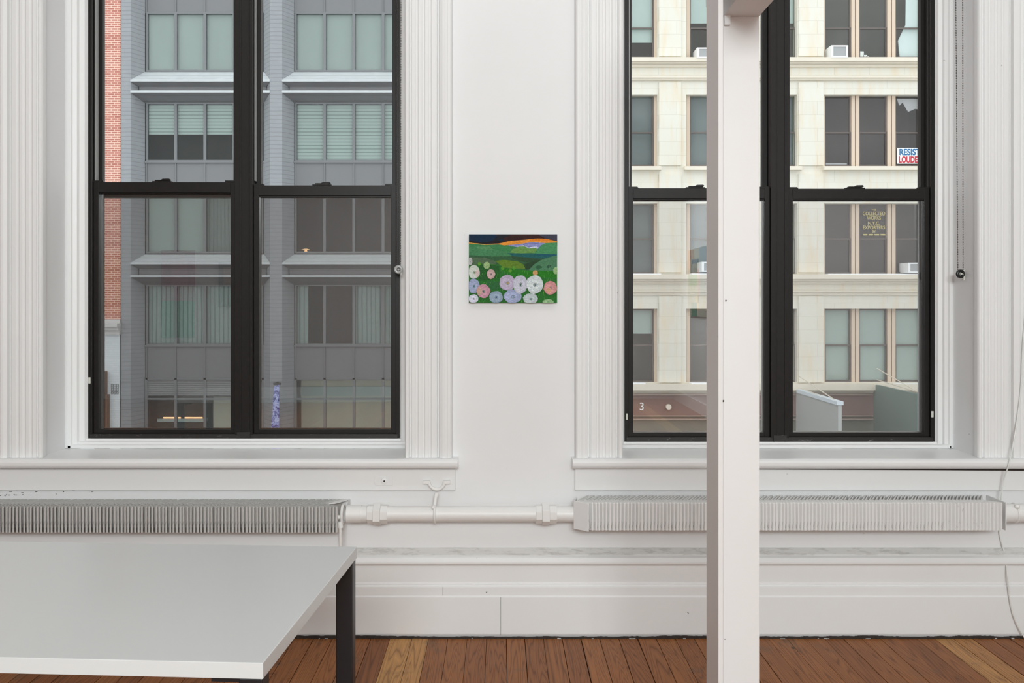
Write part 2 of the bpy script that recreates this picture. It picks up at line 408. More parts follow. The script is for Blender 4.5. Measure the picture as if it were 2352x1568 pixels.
    st.prism([(4.036, .7105), (4.036, .724), (4.042, .7275), (4.052, .7285), (4.052, zl-.012), (4.058, zl-.009), (4.072, zl-.009), (4.074, zl-.001), (4.082, zl), (4.189, zl), (4.189, .7105)], 'x', w['x0']+.01, w['x1']-.01)
    add('stop_moulding', st, M['trim'], bevel=.0015)
    # sloping reveal liners
    # stool and apron
    s0, s1 = w['st']
    sp = [(4.035, .690), (4.035, .7102), (3.80, .7102), (3.785, .7085), (3.776, .703), (3.7725, .694), (3.7735, .684), (3.779, .6755), (3.788, .671), (3.80, .6705), (WY-.0005, .6705), (WY-.0005, .690)]
    stl = MB().prism(sp, 'x', s0, s1)
    add('sill', stl, M['trim'], smooth=False, bevel=.002)
    ap = MB().box(s0+.012 if k == 2 else s0, s1 if k == 2 else s1-.012, WY-.019, WY+.0005, .576, .6705)
    ao = add('apron', ap, M['trim'], bevel=.003)
    gp = MB()
    if k == 2: gp.prism([(.9, .6625), (1.35, .6605), (1.7, .659), (2.33, .6545), (2.33, .6706), (1.0, .6702)], 'y', WY-.0205, WY-.018)
    else:
        gp.box(s0, s1-.012, WY-.0195, WY-.018, .6622, .6705)
        for i in range(34):
            xx = -2.05+.42*random.random()**1.6; zz = .5755-.022*random.random()**2; gp.box(xx, xx+random.uniform(.003,.012), WY-.0006, WY+.001, zz-random.uniform(.001,.003), zz)
    add('gap', gp, M['crack'])
    c = MB().prism(casing_poly(w['cin'][0], -1), 'z', .7103, 3.2)
    add('casing', c, M['casing'], bevel=.0008)
    c = MB().prism(casing_poly(w['cin'][1], 1), 'z', .7103, 3.2)
    add('casing', c, M['casing'], bevel=.0008)
    add('casing', MB().box(w['cin'][0]-.18, w['cin'][1]+.18, WY-.04, WY, 3.13, 3.30), M['casing'], bevel=.002)
    return root
win1 = make_window(W1); win2 = make_window(W2)

# ---------------------------------------------------------------- roller blind chains
def chain_set(name_label, xc, yc, x0, x1, zbot, body_m, ring_m, rx):
    root = empty('roller_blind', (xc, yc, 3.0), name_label, 'blind')
    def add(n, mb, m, **k):
        o = mb.build(n, m, root, **k); o.location = (-xc, -yc, -3.0); return o
    add('roller', MB().tube([(rx[0], yc, 3.05), (rx[1], yc, 3.05)], .022, 16), M['cable'], smooth=True)
    for xa in (x0, x1):
        b = MB(); z = zbot; i = 0
        while z < 2.99:
            b.ball((xa[0]+(xa[1]-xa[0])*(z-zbot)/1.2, yc, z), .0023, 6, 4); z += .0068
        b.tube([(xa[0], yc, zbot), (xa[0]+(xa[1]-xa[0])*(3.03-zbot)/1.2, yc, 3.03)], .00045, 4)
        add('bead_chain', b, M['bead'])
    t = MB(); zc = zbot-.012
    t.torus(((x0[0]+x1[0])/2, yc, zc), .0125, .0062, 'y', 24, 10)
    add('tension_pulley', t, ring_m, smooth=True)
    t = MB(); xx = x1[0]+.006
    t.box(xx-.006, xx, yc-.004, yc+.012, zc-.026, zc+.016); t.tube([((x0[0]+x1[0])/2, yc-.010, zc), ((x0[0]+x1[0])/2, yc+.008, zc)], .0045, 10)
    add('bracket', t, body_m, bevel=.001)
    return root
d_c = 3.93
M['dk'] = plain('black_pulley', (.012,.013,.012), .25)
M['clear'] = plain('cloudy_plastic', (.45,.46,.45), .2, var=.5, nscale=200, spec=.8)
chain_set('roller blind with a long black bead chain against the right window reveal', 1.5, 3.93, (X(2200,d_c), X(2195,d_c)), (X(2212,d_c), X(2211,d_c)), Z(622,d_c), M['chip'], M['dk'], (.56, 1.88))
d_c = 4.0
chain_set('roller blind with bead chain and clear pulley at the left window', -1.1, 4.0, (X(911,d_c), X(912,d_c)), (X(920,d_c), X(921,d_c)), Z(612,d_c), M['clear'], M['clear'], (-1.80, -.42))

# ---------------------------------------------------------------- radiators
fin_poly = [(0, 0), (-.050, .055), (-.004, .142), (.0008, .142), (-.0445, .056), (.0056, .0035), (.0056, 0)]
def fin_mesh(m, name='fin'):
    return MB().prism(fin_poly, 'z', -.050, .050)
def radiator(label, x_start, direction, count, ztop, zbot, m, pitch, parts_max=100):
    root = empty('fin_radiator', (x_start, 3.69, zbot), label, 'radiator')
    zc = (ztop+zbot)/2; h = (ztop-zbot)/2
    mb = MB()
    # rounded top front corner as a small chamfer: three stacked prisms would be heavy, taper instead
    n = len(fin_poly)
    mb.prism(fin_poly, 'z', -h, h-.004)
    tp = [(u+(.0018 if i in (0, 5, 6) else 0)*0, max(w_, .004)) for i, (u, w_) in enumerate(fin_poly)]
    mb.prism(tp, 'z', h-.004, h)
    first = mb.build('fin', m, root)
    first.location = (0, 0, zc-zbot)
    rest = MB()
    for i in range(count):
        jx = random.uniform(-.0012, .0012); rz = random.uniform(-.03, .03)
        if i < parts_max:
            o = first if i == 0 else first.copy()
            if i: C.objects.link(o); o.parent = root
            o.location = (direction*i*pitch+jx, random.uniform(-.0012, .0012), zc-zbot); o.rotation_euler = (0, random.uniform(-.012, .012), rz)
        else:
            p2 = [(u+direction*i*pitch+jx, w_) for u, w_ in fin_poly]; rest.prism(p2, 'z', 0, ztop-zbot)
    if count > parts_max:
        r = rest.build('fins', m, root); r['kind'] = 'stuff'
    return root
RL = radiator('long finned wall radiator with grimy dark fins under the left window', X(771,3.675), -1, 104, .5415, .441, M['fin_dirty'], .0134)
RR = radiator('long finned wall radiator with white painted fins under the right window', X(1360,3.675), 1, 116, .557, .449, M['fin'], .0137)
def addto(root, n, mb, m, **k):
    o = mb.build(n, m, root, **k); o.location = -Vector(root.location); return o
# core pipes and end plates
addto(RL, 'core_pipe', MB().tube([(-2.3, 3.765, .492), (-.655, 3.765, .492)], .03, 16), M['fin'], smooth=True)
addto(RR, 'core_pipe', MB().tube([(.30, 3.765, .4985), (1.93, 3.765, .4985)], .03, 16), M['fin'], smooth=True)
xe = X(778,3.70)
addto(RL, 'end_plate', MB().prism([(-.655+.004, 3.755), (-.602, 3.835), (-.655, 3.835), (-.697, 3.755)], 'z', .5375, .5405).box(-.606, -.602, 3.76, 3.835, .50, .5405), M['fin'], bevel=.001)
addto(RR, 'end_plate', MB().prism([(.3345, 3.673), (.2835, 3.722), (.300, 3.80), (.3035, 3.80), (.2885, 3.7235), (.3385, 3.675)], 'z', .4485, .5575), M['trim'], bevel=.001)
addto(RR, 'end_plate', MB().box(1.945, 1.949, 3.69, 3.835, .4485, .5575), M['trim'], bevel=.001)
addto(RL, 'bracket', MB().box(-1.2, -1.17, 3.80, 3.84, .47, .52), M['trim'])
addto(RR, 'bracket', MB().box(1.2, 1.23, 3.80, 3.84, .47, .52), M['trim'])

# ---------------------------------------------------------------- heating pipe between the radiators
PY, PZ = 3.755, .4985
pp = empty('heating_pipe', (0, PY, PZ), 'white painted heating pipe with two hexagonal unions joining both radiators', 'pipe')
addto(pp, 'pipe', MB().tube([(-.600, PY, PZ), (.312, PY, PZ)], .0305, 28), M['pipe'], smooth=True)
xs = lambda px: X(px, 3.735)
addto(pp, 'sleeve', MB().tube([(xs(795), PY, PZ), (xs(829), PY, PZ)], .0345, 28).tube([(xs(829), PY, PZ), (xs(842), PY, PZ)], .0325, 28), M['pipe'], smooth=True)
def union(x0, x1):
    xc = (x0+x1)/2; hexr = .0445
    def hexpoly(r, off=0): return [(PY+r*math.cos(math.pi/3*i+off), PZ+r*math.sin(math.pi/3*i+off)) for i in range(6)]
    def octpoly(r): return [(PY+r*math.cos(math.pi/4*i+math.pi/8), PZ+r*math.sin(math.pi/4*i+math.pi/8)) for i in range(8)]
    u = MB(); w = (x1-x0)
    u.prism(octpoly(.0375), 'x', x0, x0+w*.3); u.prism(hexpoly(hexr, .5), 'x', x0+w*.3, x0+w*.66); u.prism(octpoly(.0375), 'x', x0+w*.66, x1)
    addto(pp, 'union_nut', u, M['pipe'], bevel=.0015)
union(xs(843), xs(889)); union(xs(1231), xs(1279))
# valve ring at the left and the thin riser
vx = xs(786)
v = MB().torus((vx, PY-.004, PZ), .034, .0055, 'x', 28, 8); v.ball((vx-.012, PY-.036, PZ-.004), .0085, 10, 8); v.tube([(vx-.006, PY-.034, PZ-.022), (vx-.004, PY-.034, PZ-.046)], .0105, 12)
addto(pp, 'clamp', v, M['pipe'], smooth=True)
rs_ = MB().tube([(vx-.005, PY-.034, PZ-.042), (vx-.006, PY-.030, PZ-.10), (vx-.005, PY-.018, .345)], .0065, 12)
addto(pp, 'drain_tube', rs_, M['pipe'], smooth=True)
addto(pp, 'end_sleeve', MB().tube([(1.945, PY, PZ+.004), (2.33, PY, PZ+.004)], .036, 24).torus((xs(2336), PY, PZ+.004), .037, .004, 'x', 28, 8).ball((xs(2334), PY-.028, PZ+.035), .010, 10, 8), M['pipe'], smooth=True)
hg = empty('pipe_hanger', (xs(998), PY, PZ), 'white painted pipe hanger with a forked hook above the pipe', 'hanger')
hx = xs(998)
addto(hg, 'ring', MB().torus((hx, PY, PZ), .0345, .0048, 'x', 32, 8).ball((hx-.005, PY-.022, PZ+.030), .0075, 10, 8), M['pipe'], smooth=True)
addto(hg, 'stem', MB().tube([(hx-.001, PY-.004, PZ+.032), (hx+.001, PY+.01, PZ+.058), (hx+.004, PY+.03, PZ+.070)], [.0065, .007, .009], 12), M['pipe'], smooth=True)
fk = MB(); pts = []
for i in range(13):
    t = math.pi+math.pi*i/12; pts.append((hx+.004+.031*math.cos(t), 3.806, .6+.020+.0+.031*math.sin(t)*1.0-.004))
fk.tube(pts, .0068, 10); fk.box(pts[0][0]-.022, pts[0][0]+.004, 3.800, 3.826, .608, .620); fk.box(pts[-1][0]-.004, pts[-1][0]+.022, 3.800, 3.826, .608, .620)
addto(hg, 'fork', fk, M['pipe'], smooth=True)

# small plate on the apron
sp_ = empty('cover_plate', (X(883,3.82), 3.82, Z(1104,3.82)), 'small round white painted cap on an oblong plate below the left sill', 'plate')
px_, pz_ = X(883,3.82), Z(1104,3.82)
ov = [(px_-.030+.012*math.cos(t), pz_+.018*math.sin(t)) for t in [math.pi/2+math.pi*i/8 for i in range(9)]]+[(px_+.032, pz_-.018), (px_+.032, pz_+.018)]
addto(sp_, 'plate', MB().prism(ov, 'y', 3.8185, 3.8215), M['trim'], bevel=.001)
addto(sp_, 'cap', MB().tube([(px_, 3.8215, pz_), (px_, 3.8145, pz_), (px_, 3.8125, pz_)], [.0135, .0125, .008], 20), M['trim'], smooth=True)
addto(sp_, 'hole', MB().tube([(px_, 3.8127, pz_), (px_, 3.8119, pz_)], .0036, 12), M['crack'])

# white cable at the right
def cab(pts):
    out = []
    for i in range(len(pts)-1):
        p0 = Vector(pts[max(i-1,0)]); p1 = Vector(pts[i]); p2 = Vector(pts[i+1]); p3 = Vector(pts[min(i+2,len(pts)-1)])
        for j in range(6):
            t = j/6; out.append(.5*((2*p1)+(-p0+p2)*t+(2*p0-5*p1+4*p2-p3)*t*t+(-p0+3*p1-3*p2+p3)*t**3))
    out.append(Vector(pts[-1])); return out
cp = [(X(2362,3.80), 3.80, Z(640,3.80)), (X(2350,3.79), 3.79, Z(790,3.79)), (X(2346,3.79), 3.79, Z(880,3.79)), (X(2337,3.79), 3.79, Z(960,3.79)), (X(2327,3.78), 3.78, Z(1020,3.78)), (X(2318,3.762), 3.762, Z(1064,3.762)), (X(2306,3.785), 3.785, Z(1100,3.785)),
      (X(2300,3.79), 3.79, Z(1140,3.79)), (X(2296,3.828), 3.828, Z(1190,3.828)), (X(2296,3.83), 3.83, Z(1225,3.83)), (X(2308,3.82), 3.82, Z(1275,3.82)), (X(2314,3.78), 3.78, Z(1320,3.78)), (X(2320,3.78), 3.78, Z(1380,3.78)), (X(2332,3.775), 3.775, Z(1425,3.775)), (X(2356,3.76), 3.76, .004)]
tag(MB().tube(cab(cp), .0028, 8).build('power_cable', M['cable'], smooth=True), 'thin white cable hanging down the wall past the right radiator to the floor', 'cable')

# ---------------------------------------------------------------- the painting
def paint_mat():
    m, nt, b = new_mat('brushed_oil_colour'); at = N(nt, 'ShaderNodeAttribute'); at.attribute_name = 'colour'
    n = noise(nt, coords(nt, (40, 1, 150)), 3, 6, .7, .5)
    n2 = noise(nt, coords(nt, (1, 1, 1)), 160, 4, .7)
    c = mix(nt, at.outputs['Color'], ramp(nt, n, [(.3, (.55,.58,.56)), (.7, (1.12,1.12,1.12))]), 1.0, 'MULTIPLY')
    c = mix(nt, c, ramp(nt, n2, [(.3, (.85,.85,.85)), (.7, (1.12,1.12,1.12))]), 1.0, 'MULTIPLY')
    nt.links.new(c, b.inputs['Base Color']); b.inputs['Roughness'].default_value = .6; b.inputs['Specular IOR Level'].default_value = .15; bump(nt, b, n, .3, .0006); return m
M['oil'] = paint_mat()
M['canvas'] = plain('canvas_edge', (.22,.30,.22), .7, nscale=120, var=.3)
px0, px1, pz0, pz1 = X(1077,3.822), X(1280,3.822), Z(695,3.822), Z(538,3.822)
pt = empty('landscape_painting', ((px0+px1)/2, WY, (pz0+pz1)/2), 'small unframed painting of pale round flowers in a green field on the pier', 'painting')
addto(pt, 'canvas', MB().box(px0, px1, 3.8235, WY-.0005, pz0, pz1), M['canvas'], bevel=.001)
art = MB(); layer = [3.8232]
def U(x, y):
    x = min(1570, max(243, x)); y = min(1275, max(248, y))
    return (px0+(x-243)/1327*(px1-px0), pz1-(y-248)/1027*(pz1-pz0))
def shape(pts, col):
    layer[0] -= .00002; art.col = lin(col)
    P = [U(*p) for p in pts]
    Q = []
    for p in P:
        if not Q or (abs(p[0]-Q[-1][0])+abs(p[1]-Q[-1][1])) > 1e-6: Q.append(p)
    if len(Q) > 2: art.q(*[(a, layer[0], c) for a, c in reversed(Q)])
def blob(cx, cy, rx, ry, col, k=13, j=.06):
    shape([(cx+rx*(1+random.uniform(-j,j))*math.cos(2*math.pi*i/k), cy+ry*(1+random.uniform(-j,j))*math.sin(2*math.pi*i/k)) for i in range(k)], col)
shape([(243,248),(1570,248),(1570,430),(243,430)], (10,42,70))
shape([(620,248),(1570,248),(1570,400),(640,400),(780,330)], (58,32,30)); shape([(700,248),(900,248),(700,330),(560,380),(640,300)], (32,34,44))
shape([(1270,248),(1570,248),(1570,345),(1400,310)], (66,66,84)); shape([(243,335),(420,372),(700,340),(760,380),(243,400)], (34,28,30))
shape([(243,395),(700,395),(1565,372),(1570,600),(243,620)], (66,136,84))
shape([(243,372),(350,383),(480,396),(700,385),(860,345),(1050,332),(1270,308),(1400,314),(1565,350),(1565,374),(1380,378),(1190,364),(980,397),(770,414),(690,398),(480,406),(243,384)], (246,158,60))
shape([(1150,325),(1270,308),(1440,318),(1500,345),(1300,345),(1150,350)], (232,134,40)); shape([(243,372),(350,383),(480,396),(480,404),(243,380)], (250,190,90))
shape([(820,412),(980,397),(1190,364),(1390,380),(1290,470),(1140,460),(1020,430),(960,440)], (150,156,214))
for a, b_ in (((930,412),(1180,380)), ((1080,430),(1250,440)), ((1180,380),(1330,400)), ((1060,400),(1100,440))):
    shape([a, (a[0]+6, a[1]-5), (b_[0]+4, b_[1]-4), b_], (84,84,150))
shape([(960,436),(1060,410),(1130,440),(1140,470),(1000,440)], (206,214,236)); shape([(1140,440),(1260,430),(1290,450),(1240,470)], (214,218,240))
shape([(1270,475),(1330,410),(1400,378),(1565,370),(1565,560),(1250,540)], (78,150,98))
shape([(860,525),(900,470),(1000,430),(1080,428),(1150,460),(1250,450),(1270,480),(1230,525),(1000,535)], (112,158,84))
shape([(243,420),(500,430),(600,470),(860,520),(1000,560),(600,600),(243,560)], (74,138,92)); shape([(360,430),(560,425),(600,480),(380,470)], (92,148,98))
shape([(820,530),(1200,535),(1565,548),(1565,598),(1300,612),(900,575)], (34,98,100)); shape([(1250,545),(1565,548),(1565,575),(1300,575)], (32,92,112))
shape([(243,560),(600,580),(900,575),(1300,612),(1565,600),(1565,800),(243,800)], (56,100,66))
shape([(880,575),(1300,612),(1565,600),(1300,680),(1060,660),(900,620)], (52,84,56)); shape([(243,590),(500,600),(660,660),(640,740),(243,700)], (88,112,84))
shape([(640,650),(760,630),(980,655),(1060,700),(1095,765),(900,760),(760,745)], (104,138,44))
shape([(1060,700),(1180,660),(1300,640),(1200,760),(1100,780)], (44,74,46))
shape([(1145,780),(1220,700),(1350,620),(1500,578),(1565,565),(1565,810),(1200,810)], (82,134,98)); shape([(1400,740),(1440,700),(1480,720),(1440,760)], (52,92,72)); shape([(1230,740),(1290,705),(1350,740),(1290,780)], (50,100,70))
shape([(243,720),(420,690),(700,700),(760,745),(1000,770),(1150,790),(1565,800),(1565,1275),(243,1275)], (46,118,46))
shape([(700,760),(1100,790),(1565,800),(1565,900),(900,880)], (40,128,30)); shape([(400,700),(700,720),(700,900),(400,950)], (40,98,44)); shape([(500,950),(720,960),(760,1060),(540,1080)], (50,112,62))
for cx, cy in ((750,755),(865,790),(920,750),(400,690)): blob(cx, cy, 26, 30, (96,160,50), 8)
for i in range(230):
    x = random.uniform(250, 1560); y = random.uniform(770, 1270); hgt = random.uniform(25, 95); dx = random.uniform(-28, 28)
    shape([(x-2.5, y), (x+2.5, y), (x+dx, y-hgt)], random.choice([(104,190,66),(66,160,60),(34,92,40),(130,200,90),(40,140,50)]))
for cx, cy, rx, ry, col, cc in ((262,655,34,60,(184,188,184),(120,130,140)), (510,715,48,54,(164,194,134),(110,150,90)), (320,815,90,104,(210,218,208),(120,140,90)), (575,845,64,74,(206,172,170),(70,60,112)),
        (318,1025,88,116,(162,172,206),(60,120,130)), (460,1100,104,104,(208,152,170),(70,110,90)), (312,1215,76,66,(220,220,238),(90,100,110)), (650,1190,104,92,(152,172,194),(40,60,120)),
        (820,975,122,120,(194,180,206),(180,160,50)), (900,1180,132,106,(168,178,214),(130,150,180)), (1015,1000,112,140,(204,204,220),(70,120,90)), (1230,1000,126,140,(222,230,232),(110,130,140)),
        (1168,1215,110,82,(198,208,212),(50,90,90)), (1240,825,40,36,(220,170,116),(150,90,70)), (1465,1050,100,102,(220,154,154),(90,50,100)), (1548,795,42,55,(156,192,134),(70,70,60)), (1430,1262,84,40,(156,194,144),(130,170,120))):
    blob(cx, cy, rx, ry, col, 15)
    if rx > 60:
        l2 = tuple(min(255, v_+12) for v_ in col); blob(cx-rx*.15, cy+ry*.1, rx*.72, ry*.70, l2, 12, .12)
        blob(cx+rx*.05, cy+ry*.05, rx*.24, ry*.22, (90,120,100), 10, .1); blob(cx+rx*.05, cy+ry*.05, rx*.18, ry*.16, l2, 10, .1)
    blob(cx+rx*.05, cy+ry*.05, max(7, rx*.12), max(7, ry*.12), cc, 8, .1)
blob(400,1100,40,60,(212,176,160),9); blob(1440,1085,44,40,(222,170,140),9); blob(370,830,30,60,(226,204,200),9)
for i in range(70):
    t = random.uniform(0, 6.28); r = random.uniform(.2, .9); x = 1230+120*r*math.cos(t); y = 1000+130*r*math.sin(t)
    blob(x, y, 5, 4, random.choice([(170,190,200),(150,170,190),(240,244,246)]), 5)
addto(pt, 'painted_surface', art, M['oil'], attr='colour')

# ---------------------------------------------------------------- post and header
postx0, postx1 = X(1661,2.40), X(1744,2.40); zs = Z(37,2.40)
po = empty('post', ((postx0+postx1)/2, 2.43, 0), 'white painted square post in front of the right window', 'post')
addto(po, 'shaft', MB().box(postx0, postx1, 2.40, 2.456, 0, zs), M['post'], bevel=.0015)
addto(po, 'edge_board', MB().box(X(1650,2.27), X(1661,2.27), 2.27, 2.402, 0, 2.40), M['post'], bevel=.001)
addto(po, 'header', MB().box(postx0, postx1, 1.9, 2.456, zs, 2.40), M['post'], bevel=.001)
addto(po, 'corner_block', MB().box(X(1664,2.39), X(1678,2.39), 2.388, 2.402, Z(57,2.39), Z(23,2.39)), M['trim'], bevel=.002)
addto(po, 'corner_block', MB().box(X(1619,2.45), X(1632,2.45), 2.40, 2.44, Z(20,2.45), Z(-20,2.45)), M['trim'], bevel=.002)
ch = MB()
for (px, py, d, w, h_) in ((1666, 692, 2.40, .0028, .004), (1660, 923, 2.2705, .003, .005), (1664, 1468, 2.40, .002, .002)):
    ch.box(X(px,d), X(px,d)+w, d-.0012, d, Z(py,d), Z(py,d)+h_)
addto(po, 'nick', ch, M['crack'])

# ---------------------------------------------------------------- table
a_t = math.radians(3.3)
tb = empty('table', (X(820,2.317), 2.317, 0), 'white topped table on square black legs in the left foreground', 'table')
tb.rotation_euler = (0, 0, -a_t)
TL, TW, TZ = 1.62, .745, .74
MB().box(-TL, 0, -TW, 0, TZ-.027, TZ).build('tabletop', M['laminate'], tb, bevel=.0012)
for (lx, ly) in ((-.042, -.045), (-.042, -TW+.003), (-TL+.002, -.045), (-TL+.002, -TW+.003)):
    MB().box(lx, lx+.040, ly, ly+.040, 0, TZ-.027).build('leg', M['leg'], tb, bevel=.003)
for (bx, by) in ((-.088, -TW+.004), (-.088, -.05), (-TL+.04, -TW+.004), (-TL+.04, -.05)):
    MB().box(bx, bx+.047, by, by+.042, TZ-.034, TZ-.0272).build('mounting_plate', M['leg'], tb)

# ---------------------------------------------------------------- room behind the camera (seen mirrored in the lower panes)
def abstract(name, label, cat, x0, x1, z0, z1, base, patches, wall='back', y=0):
    mb = MB(); mb.col = lin(base)
    if wall == 'back':
        Y = YB; mb.box(x0, x1, Y+.001, Y+.03, z0, z1)
        for (u0, u1, w0, w1, c) in patches:
            mb.col = lin(c); mb.box(x0+(x1-x0)*u0, x0+(x1-x0)*u1, Y+.03, Y+.031, z0+(z1-z0)*w0, z0+(z1-z0)*w1)
    else:
        mb.box(XR-.03, XR-.001, x0, x1, z0, z1)
        for (u0, u1, w0, w1, c) in patches:
            mb.col = lin(c); mb.box(XR-.031, XR-.03, x0+(x1-x0)*u0, x0+(x1-x0)*u1, z0+(z1-z0)*w0, z0+(z1-z0)*w1)
    return tag(mb.build(name, M['oil'], attr='colour'), label, cat)
abstract('abstract_painting', 'ochre painting mirrored in the lower left pane, over the brick building', 'painting', -5.62, -5.20, 1.15, 2.0, (214,150,20), [(.1,.6,.1,.5,(196,120,20)), (.5,.9,.5,.9,(224,176,50))])
abstract('abstract_painting', 'red and green painting mirrored in the lower left pane, below the grey ledge', 'painting', -4.62, -4.17, .83, 2.02, (190,60,80), [(0,1,0,.42,(20,150,60)), (.3,.8,.45,.9,(206,80,96))])
abstract('abstract_painting', 'small brown painting mirrored beside the centre mullion of the left window', 'painting', -3.84, -3.5, 1.25, 1.85, (120,84,60), [(.2,.8,.5,.9,(170,120,60))])
abstract('abstract_painting', 'tall striped colourful painting mirrored in the lower right window beside the post', 'painting', -3.7, -2.6, 1.146, 1.957, (196,190,170),
         [(.12,.16,.85,1,(224,130,60)), (.2,.24,.85,1,(214,110,40)), (.28,.32,.85,1,(224,130,60)), (.2,.24,.4,.85,(60,84,90)), (.24,.6,.78,.84,(70,90,110)), (0,.14,.7,1,(236,170,130)), (.06,.5,.45,.62,(90,170,90)), (.55,.62,.2,.7,(226,130,120)), (.2,.5,0,.2,(40,130,80)), (.4,.6,.1,.3,(240,190,60)), (.62,1,.3,1,(150,166,180))], wall='right')

# ================================================================ THE STREET OUTSIDE
D = 30.0
def shingle(name, col, var=.12):
    m, nt, b = new_mat(name); v = coords(nt, (1, 1, 1))
    n1 = noise(nt, coords(nt, (2.5, 2.5, 14)), 1.6, 5, .65); n2 = noise(nt, v, 2.2, 4)
    c = mix(nt, tuple(x*(1-var) for x in col), tuple(x*(1+var) for x in col), n1)
    c = mix(nt, c, tuple(x*1.25 for x in col), ramp(nt, n2, [(.5,(0,0,0)), (.8,(.5,.5,.5))]))
    w = N(nt, 'ShaderNodeTexWave'); w.bands_direction = 'Z'; w.inputs['Scale'].default_value = 2.4; w.inputs['Distortion'].default_value = 1.2; w.inputs['Detail'].default_value = 2
    nt.links.new(v, w.inputs[0]); c = mix(nt, c, tuple(x*.70 for x in col), ramp(nt, w.outputs[1], [(.84,(0,0,0)), (.97,(.7,.7,.7))]))
    nt.links.new(c, b.inputs['Base Color']); b.inputs['Roughness'].default_value = .55; b.inputs['Metallic'].default_value = 0; return m
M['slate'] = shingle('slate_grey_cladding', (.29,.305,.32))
M['slate2'] = shingle('lit_ledge_cladding', (.52,.555,.565))  # same cladding as the piers, with the light on the ledges painted in
M['panel'] = plain('grey_spandrel_metal', (.185,.19,.197), .5, var=.05, nscale=1.2)
M['gframe'] = plain('grey_window_metal', (.18,.19,.195), .5, var=.05)
M['gdark'] = plain('dark_room', (.075,.07,.067), .9, var=.3, nscale=2)
M['gdark2'] = plain('dim_room', (.10,.095,.09), .9, var=.3, nscale=1.5)
M['blind_g'] = plain('pale_roller_blind', (.42,.445,.43), .7, var=.10, nscale=.9, nsc=(2.2,1,.3))
M['blind_w'] = plain('white_shade', (.66,.70,.68), .7, var=.06, nscale=1)
def slat_mat(name, c1, c2, sc_, dirn='Z'):
    m, nt, b = new_mat(name); w = N(nt, 'ShaderNodeTexWave'); w.bands_direction = dirn; w.inputs['Scale'].default_value = sc_
    if dirn == 'X': w.inputs['Distortion'].default_value = 2; w.inputs['Detail'].default_value = 2
    nt.links.new(coords(nt, (1,1,.15) if dirn == 'X' else (1,1,1)), w.inputs[0]); nt.links.new(ramp(nt, w.outputs[1], [(.0, c1), (.28, c2), (1, c2)]), b.inputs['Base Color']); b.inputs['Roughness'].default_value = .7; return m
M['venetian'] = slat_mat('venetian_slats', (.22,.25,.245), (.47,.51,.49), 2.9)
M['curtain_or_reflection'] = slat_mat('pleated_curtain', (.19,.21,.21), (.38,.43,.42), 2.2, 'X')
M['curtain_or_reflection2'] = slat_mat('grey_pleated_curtain', (.14,.145,.14), (.26,.28,.27), 2.6, 'X')
M['grille'] = slat_mat('louvre_slats', (.10,.10,.10), (.24,.25,.25), 4.6)
M['lit'] = plain('lit_shop_wall', (.42,.41,.36), .8, var=.25, nscale=.7, emit=(.62,.58,.46), es=.20)  # the shop's inside lighting put in as a faint glow of the wall
M['neon'] = plain('warm_light_strip', (.9,.6,.4), .5, emit=(1.0,.50,.24), es=2.6)
M['lamp'] = plain('warm_lamp', (.9,.7,.4), .5, emit=(1,.62,.28), es=1.4)

street = MB().box(-40, 40, 5.2, 60, -7.2, -7.0)
struct('street', street, plain('wet_asphalt', (.16,.16,.165), .8, var=.2, nscale=1)) if False else tag(street.build('road', plain('wet_asphalt', (.20,.20,.205), .8, var=.2, nscale=1)), kind='structure')

# ---- brick building on the far left
def brick_mat(name, c1, c2, mortar, scale=1.0):
    m, nt, b = new_mat(name); t = N(nt, 'ShaderNodeTexBrick')
    tc = N(nt, 'ShaderNodeTexCoord'); sx = N(nt, 'ShaderNodeSeparateXYZ'); nt.links.new(tc.outputs['Object'], sx.inputs[0])
    cb = N(nt, 'ShaderNodeCombineXYZ'); nt.links.new(sx.outputs[0], cb.inputs[0]); nt.links.new(sx.outputs[2], cb.inputs[1]); nt.links.new(cb.outputs[0], t.inputs[0])
    t.inputs['Color1'].default_value = (*c1,1); t.inputs['Color2'].default_value = (*c2,1); t.inputs['Mortar'].default_value = (*mortar,1)
    t.inputs['Scale'].default_value = 1.0; t.inputs['Brick Width'].default_value = .20; t.inputs['Row Height'].default_value = .0705; t.inputs['Mortar Size'].default_value = .010; t.inputs['Mortar Smooth'].default_value = .1
    nt.links.new(t.outputs[0], b.inputs['Base Color']); b.inputs['Roughness'].default_value = .85; return m
M['brick'] = brick_mat('red_brick', lin((176,112,98)), lin((196,134,118)), lin((240,205,188)))
M['wbrick'] = brick_mat('white_painted_brick', (.72,.77,.79), (.76,.81,.83), (.66,.71,.73))
M['brownwood'] = plain('brown_cladding', lin((120,92,76)), .7)
M['cornice'] = plain('pale_cornice_stone', (.62,.62,.60), .7)
GL = X(279, D)
bb = empty('brick_building', (GL-4, D, -7), 'red brick building with white painted brick street level, far left', 'building')
addto(bb, 'wall', MB().box(GL-9, GL-.03, D, D+8, Z(733,D), 14), M['brick'])
addto(bb, 'cornice', MB().box(GL-9, GL-.03, D-.06, D+8, Z(742,D), Z(733,D)).box(GL-9, GL-.02, D-.30, D+8, Z(750,D), Z(742,D)).box(GL-9, GL-.03, D-.18, D+8, Z(758,D), Z(750,D)).box(GL-9, GL-.03, D-.10, D+8, Z(768,D), Z(758,D)), M['cornice'])
addto(bb, 'street_wall', MB().box(GL-9, GL-.06, D, D+8, -7, Z(768,D)), M['wbrick'])
addto(bb, 'porch', MB().box(X(225,D), X(247,D), D-.25, D, -7, Z(852,D)).box(X(236,D), X(252,D), D-.2, D, -7, Z(905,D)), M['brownwood'])
gf = MB()
